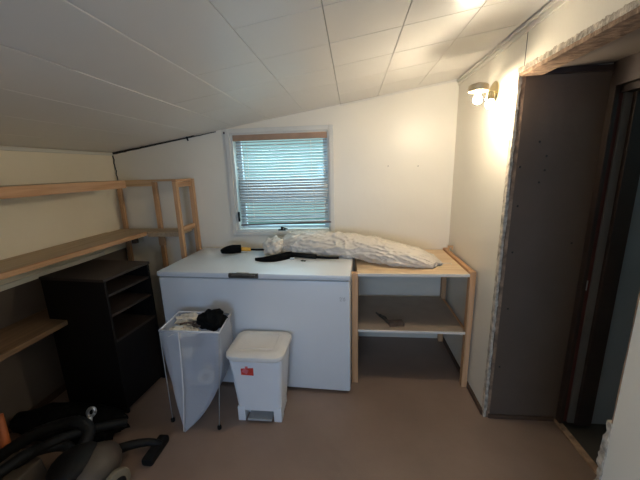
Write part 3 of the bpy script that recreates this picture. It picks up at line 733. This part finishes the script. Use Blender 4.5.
# ------------------------------------------------------------------ vacuum cleaner and hoses on the floor, lower left
vc = thing('vacuum_cleaner', 'dark canister vacuum cleaner with beige body and black hose on the floor', 'vacuum cleaner', (-1.35, 1.15, 0), .3)
g = B()
ball(g, (-1.27,1.13,.11), .11, 3, (1.0,1.25,.9)); obj('canister', g, M['beige'], vc, smooth=True)
g = B(); ball(g, (-1.33,1.10,.17), .09, 3, (1.1,1.3,.7)); obj('motor_cover', g, M['black'], vc, smooth=True)
for sx in (-1, 1):
    g = B(); lathe(g, [(0,.02),(.05,.02),(.066,.012),(.07,0),(.066,-.012),(0,-.012)], (-1.27+sx*.115+.02, 1.10, .07), (1,-.3,0), 26); w = obj('wheel', g, M['cream'], vc, smooth='auto', label='cream wheel')
    g = B(); lathe(g, [(0,.026),(.035,.024),(.040,.018),(0,.018)], (-1.27+sx*.115+.02, 1.10, .07), (1,-.3,0), 20); obj('hub', g, M['black'], w)
g = B(); tube(g, spline([(-1.86,1.06,.10),(-1.74,1.13,.17),(-1.64,1.20,.22),(-1.53,1.24,.245),(-1.43,1.25,.26),(-1.36,1.23,.23),(-1.35,1.16,.18)], 12), .030, 14, lambda t: 1+.05*math.sin(t*260)); obj('hose', g, M['hose'], vc, smooth=True)
g = B(); tube(g, spline([(-1.82,.98,.06),(-1.65,1.05,.15),(-1.48,1.14,.24),(-1.36,1.27,.21),(-1.27,1.37,.16)], 10), .022, 12); obj('wand', g, M['black'], vc, smooth=True)
g = B(); tube(g, spline([(-1.39,1.25,.215),(-1.395,1.27,.235),(-1.398,1.29,.262)], 5), .018, 10, lambda t: 1.1-.4*t); 
lp = [(-1.392+.021*math.cos(a)+.012*math.sin(a), 1.295, .285+.027*math.sin(a)) for a in [2*PI*k/16 for k in range(17)]]
tube(g, lp, .0085, 8); obj('clasp', g, M['steel'], vc, smooth=True, label='shiny steel clasp with a ring')
g = B(); tube(g, spline([(-1.27,1.25,.09),(-1.20,1.31,.075),(-1.13,1.355,.05),(-1.07,1.36,.03)], 8), .026, 12, lambda t: 1-.3*t); box(g, -1.12, -1.06, 1.25, 1.42, .002, .045, .012); obj('floor_nozzle', g, M['black'], vc, smooth='auto')
g = B(); hexa(g, [(-1.72,.93,.03),(-1.50,.98,.03),(-1.50,1.12,.03),(-1.70,1.16,.03),(-1.72,.96,.17),(-1.53,1.0,.17),(-1.53,1.12,.17),(-1.70,1.15,.17)], .01)
obj('beige_box', g, M['beige'], vc)  # beige cardboard piece between the hoses, grouped with the vacuum
g = B(); tube(g, spline([(-1.62,.98,.20),(-1.55,1.10,.22),(-1.42,1.16,.20),(-1.33,1.05,.16),(-1.36,.93,.12)], 10), .026, 12)
obj('hose', g, M['hose'], vc, smooth=True)
g = B(); tube(g, [(-1.76,1.14,.05),(-1.77,1.16,.20),(-1.79,1.18,.345)], .022, 12, lambda t: 1.15-.35*t); ball(g, (-1.752,1.13,.055), .03, 2, (1,1,.7))
tag(obj('orange_handle', g, M['orange'], smooth=True), 'orange handle standing at the left edge behind the hoses', 'handle')

g = B(); tb = B(); bmesh.ops.create_icosphere(tb, subdivisions=4, radius=1)
for v in tb.verts:
    d = v.co.copy(); k = 1+.30*noise.noise(d*1.7)+.16*noise.noise(d*4+Vector((3,0,0)))
    v.co = Vector((-1.68+d.x*.36*k, 1.44+d.y*.115*k, max(.001, .06+d.z*.10*k)))
merge(g, tb)
tag(obj('black_heap', g, M['cloth'], smooth=True), 'shapeless black bag added on the floor for dark clutter between the black cabinet and the vacuum', 'heap')  # dark heap standing in for unclear dark clutter

# ------------------------------------------------------------------ light and world
w = bpy.data.worlds.new('World'); sc.world = w; w.use_nodes = True
nt = w.node_tree; bg = nt.nodes['Background']; bg.inputs[0].default_value = (.40, .66, .68, 1); bg.inputs[1].default_value = .62

def area(name, loc, rot, sx, sy, power, col):
    l = bpy.data.lights.new(name, 'AREA'); l.shape = 'RECTANGLE'; l.size = sx; l.size_y = sy; l.energy = power; l.color = col
    o = bpy.data.objects.new(name, l); C.objects.link(o); o.location = loc; o.rotation_euler = rot; return o
# daylight through the window assumed behind the camera
area('assumed_daylight_rear', ((RWX0+RWX1)/2, YB-.3, 1.2), (math.radians(86), 0, 0), 1.1, .9, 20, (.34, .58, 1.0))
# added area light low outside, aimed up for a bluish ceiling glow
area('added_uplight', ((WX0+WX1)/2, D+1.0, .35), (math.radians(-137), 0, 0), 1.2, .8, 35, (.50, .78, 1.0))
# daylight at the window
area('daylight_front', ((WX0+WX1)/2, D+.62, 2.45), (math.radians(-48), 0, 0), 1.1, .8, 45, (.55, .82, 1.0))

# ------------------------------------------------------------------ camera
cam = bpy.data.cameras.new('camera'); co = bpy.data.objects.new('camera', cam); C.objects.link(co)
cam.sensor_fit = 'HORIZONTAL'; cam.sensor_width = 36; cam.lens = 313.2/640*36; cam.clip_start = .02
a, b, c = [math.radians(v) for v in (12.85, -6.063, -1.603)]
fwd = Vector((math.sin(b)*math.cos(a), math.cos(b)*math.cos(a), -math.sin(a)))
r0 = Vector((math.cos(b), -math.sin(b), 0)); u0 = r0.cross(fwd)
Rv = r0*math.cos(c) + u0*math.sin(c); Uv = -r0*math.sin(c) + u0*math.cos(c)
mt = Matrix((Rv, Uv, -fwd)).transposed().to_4x4(); mt.translation = Vector((0, 0, 1.52))
co.matrix_world = mt
sc.camera = co
vs = sc.view_settings; vs.view_transform = 'Standard'; vs.look = 'None'; vs.gamma = 1; vs.use_curve_mapping = False; vs.exposure = 0.66
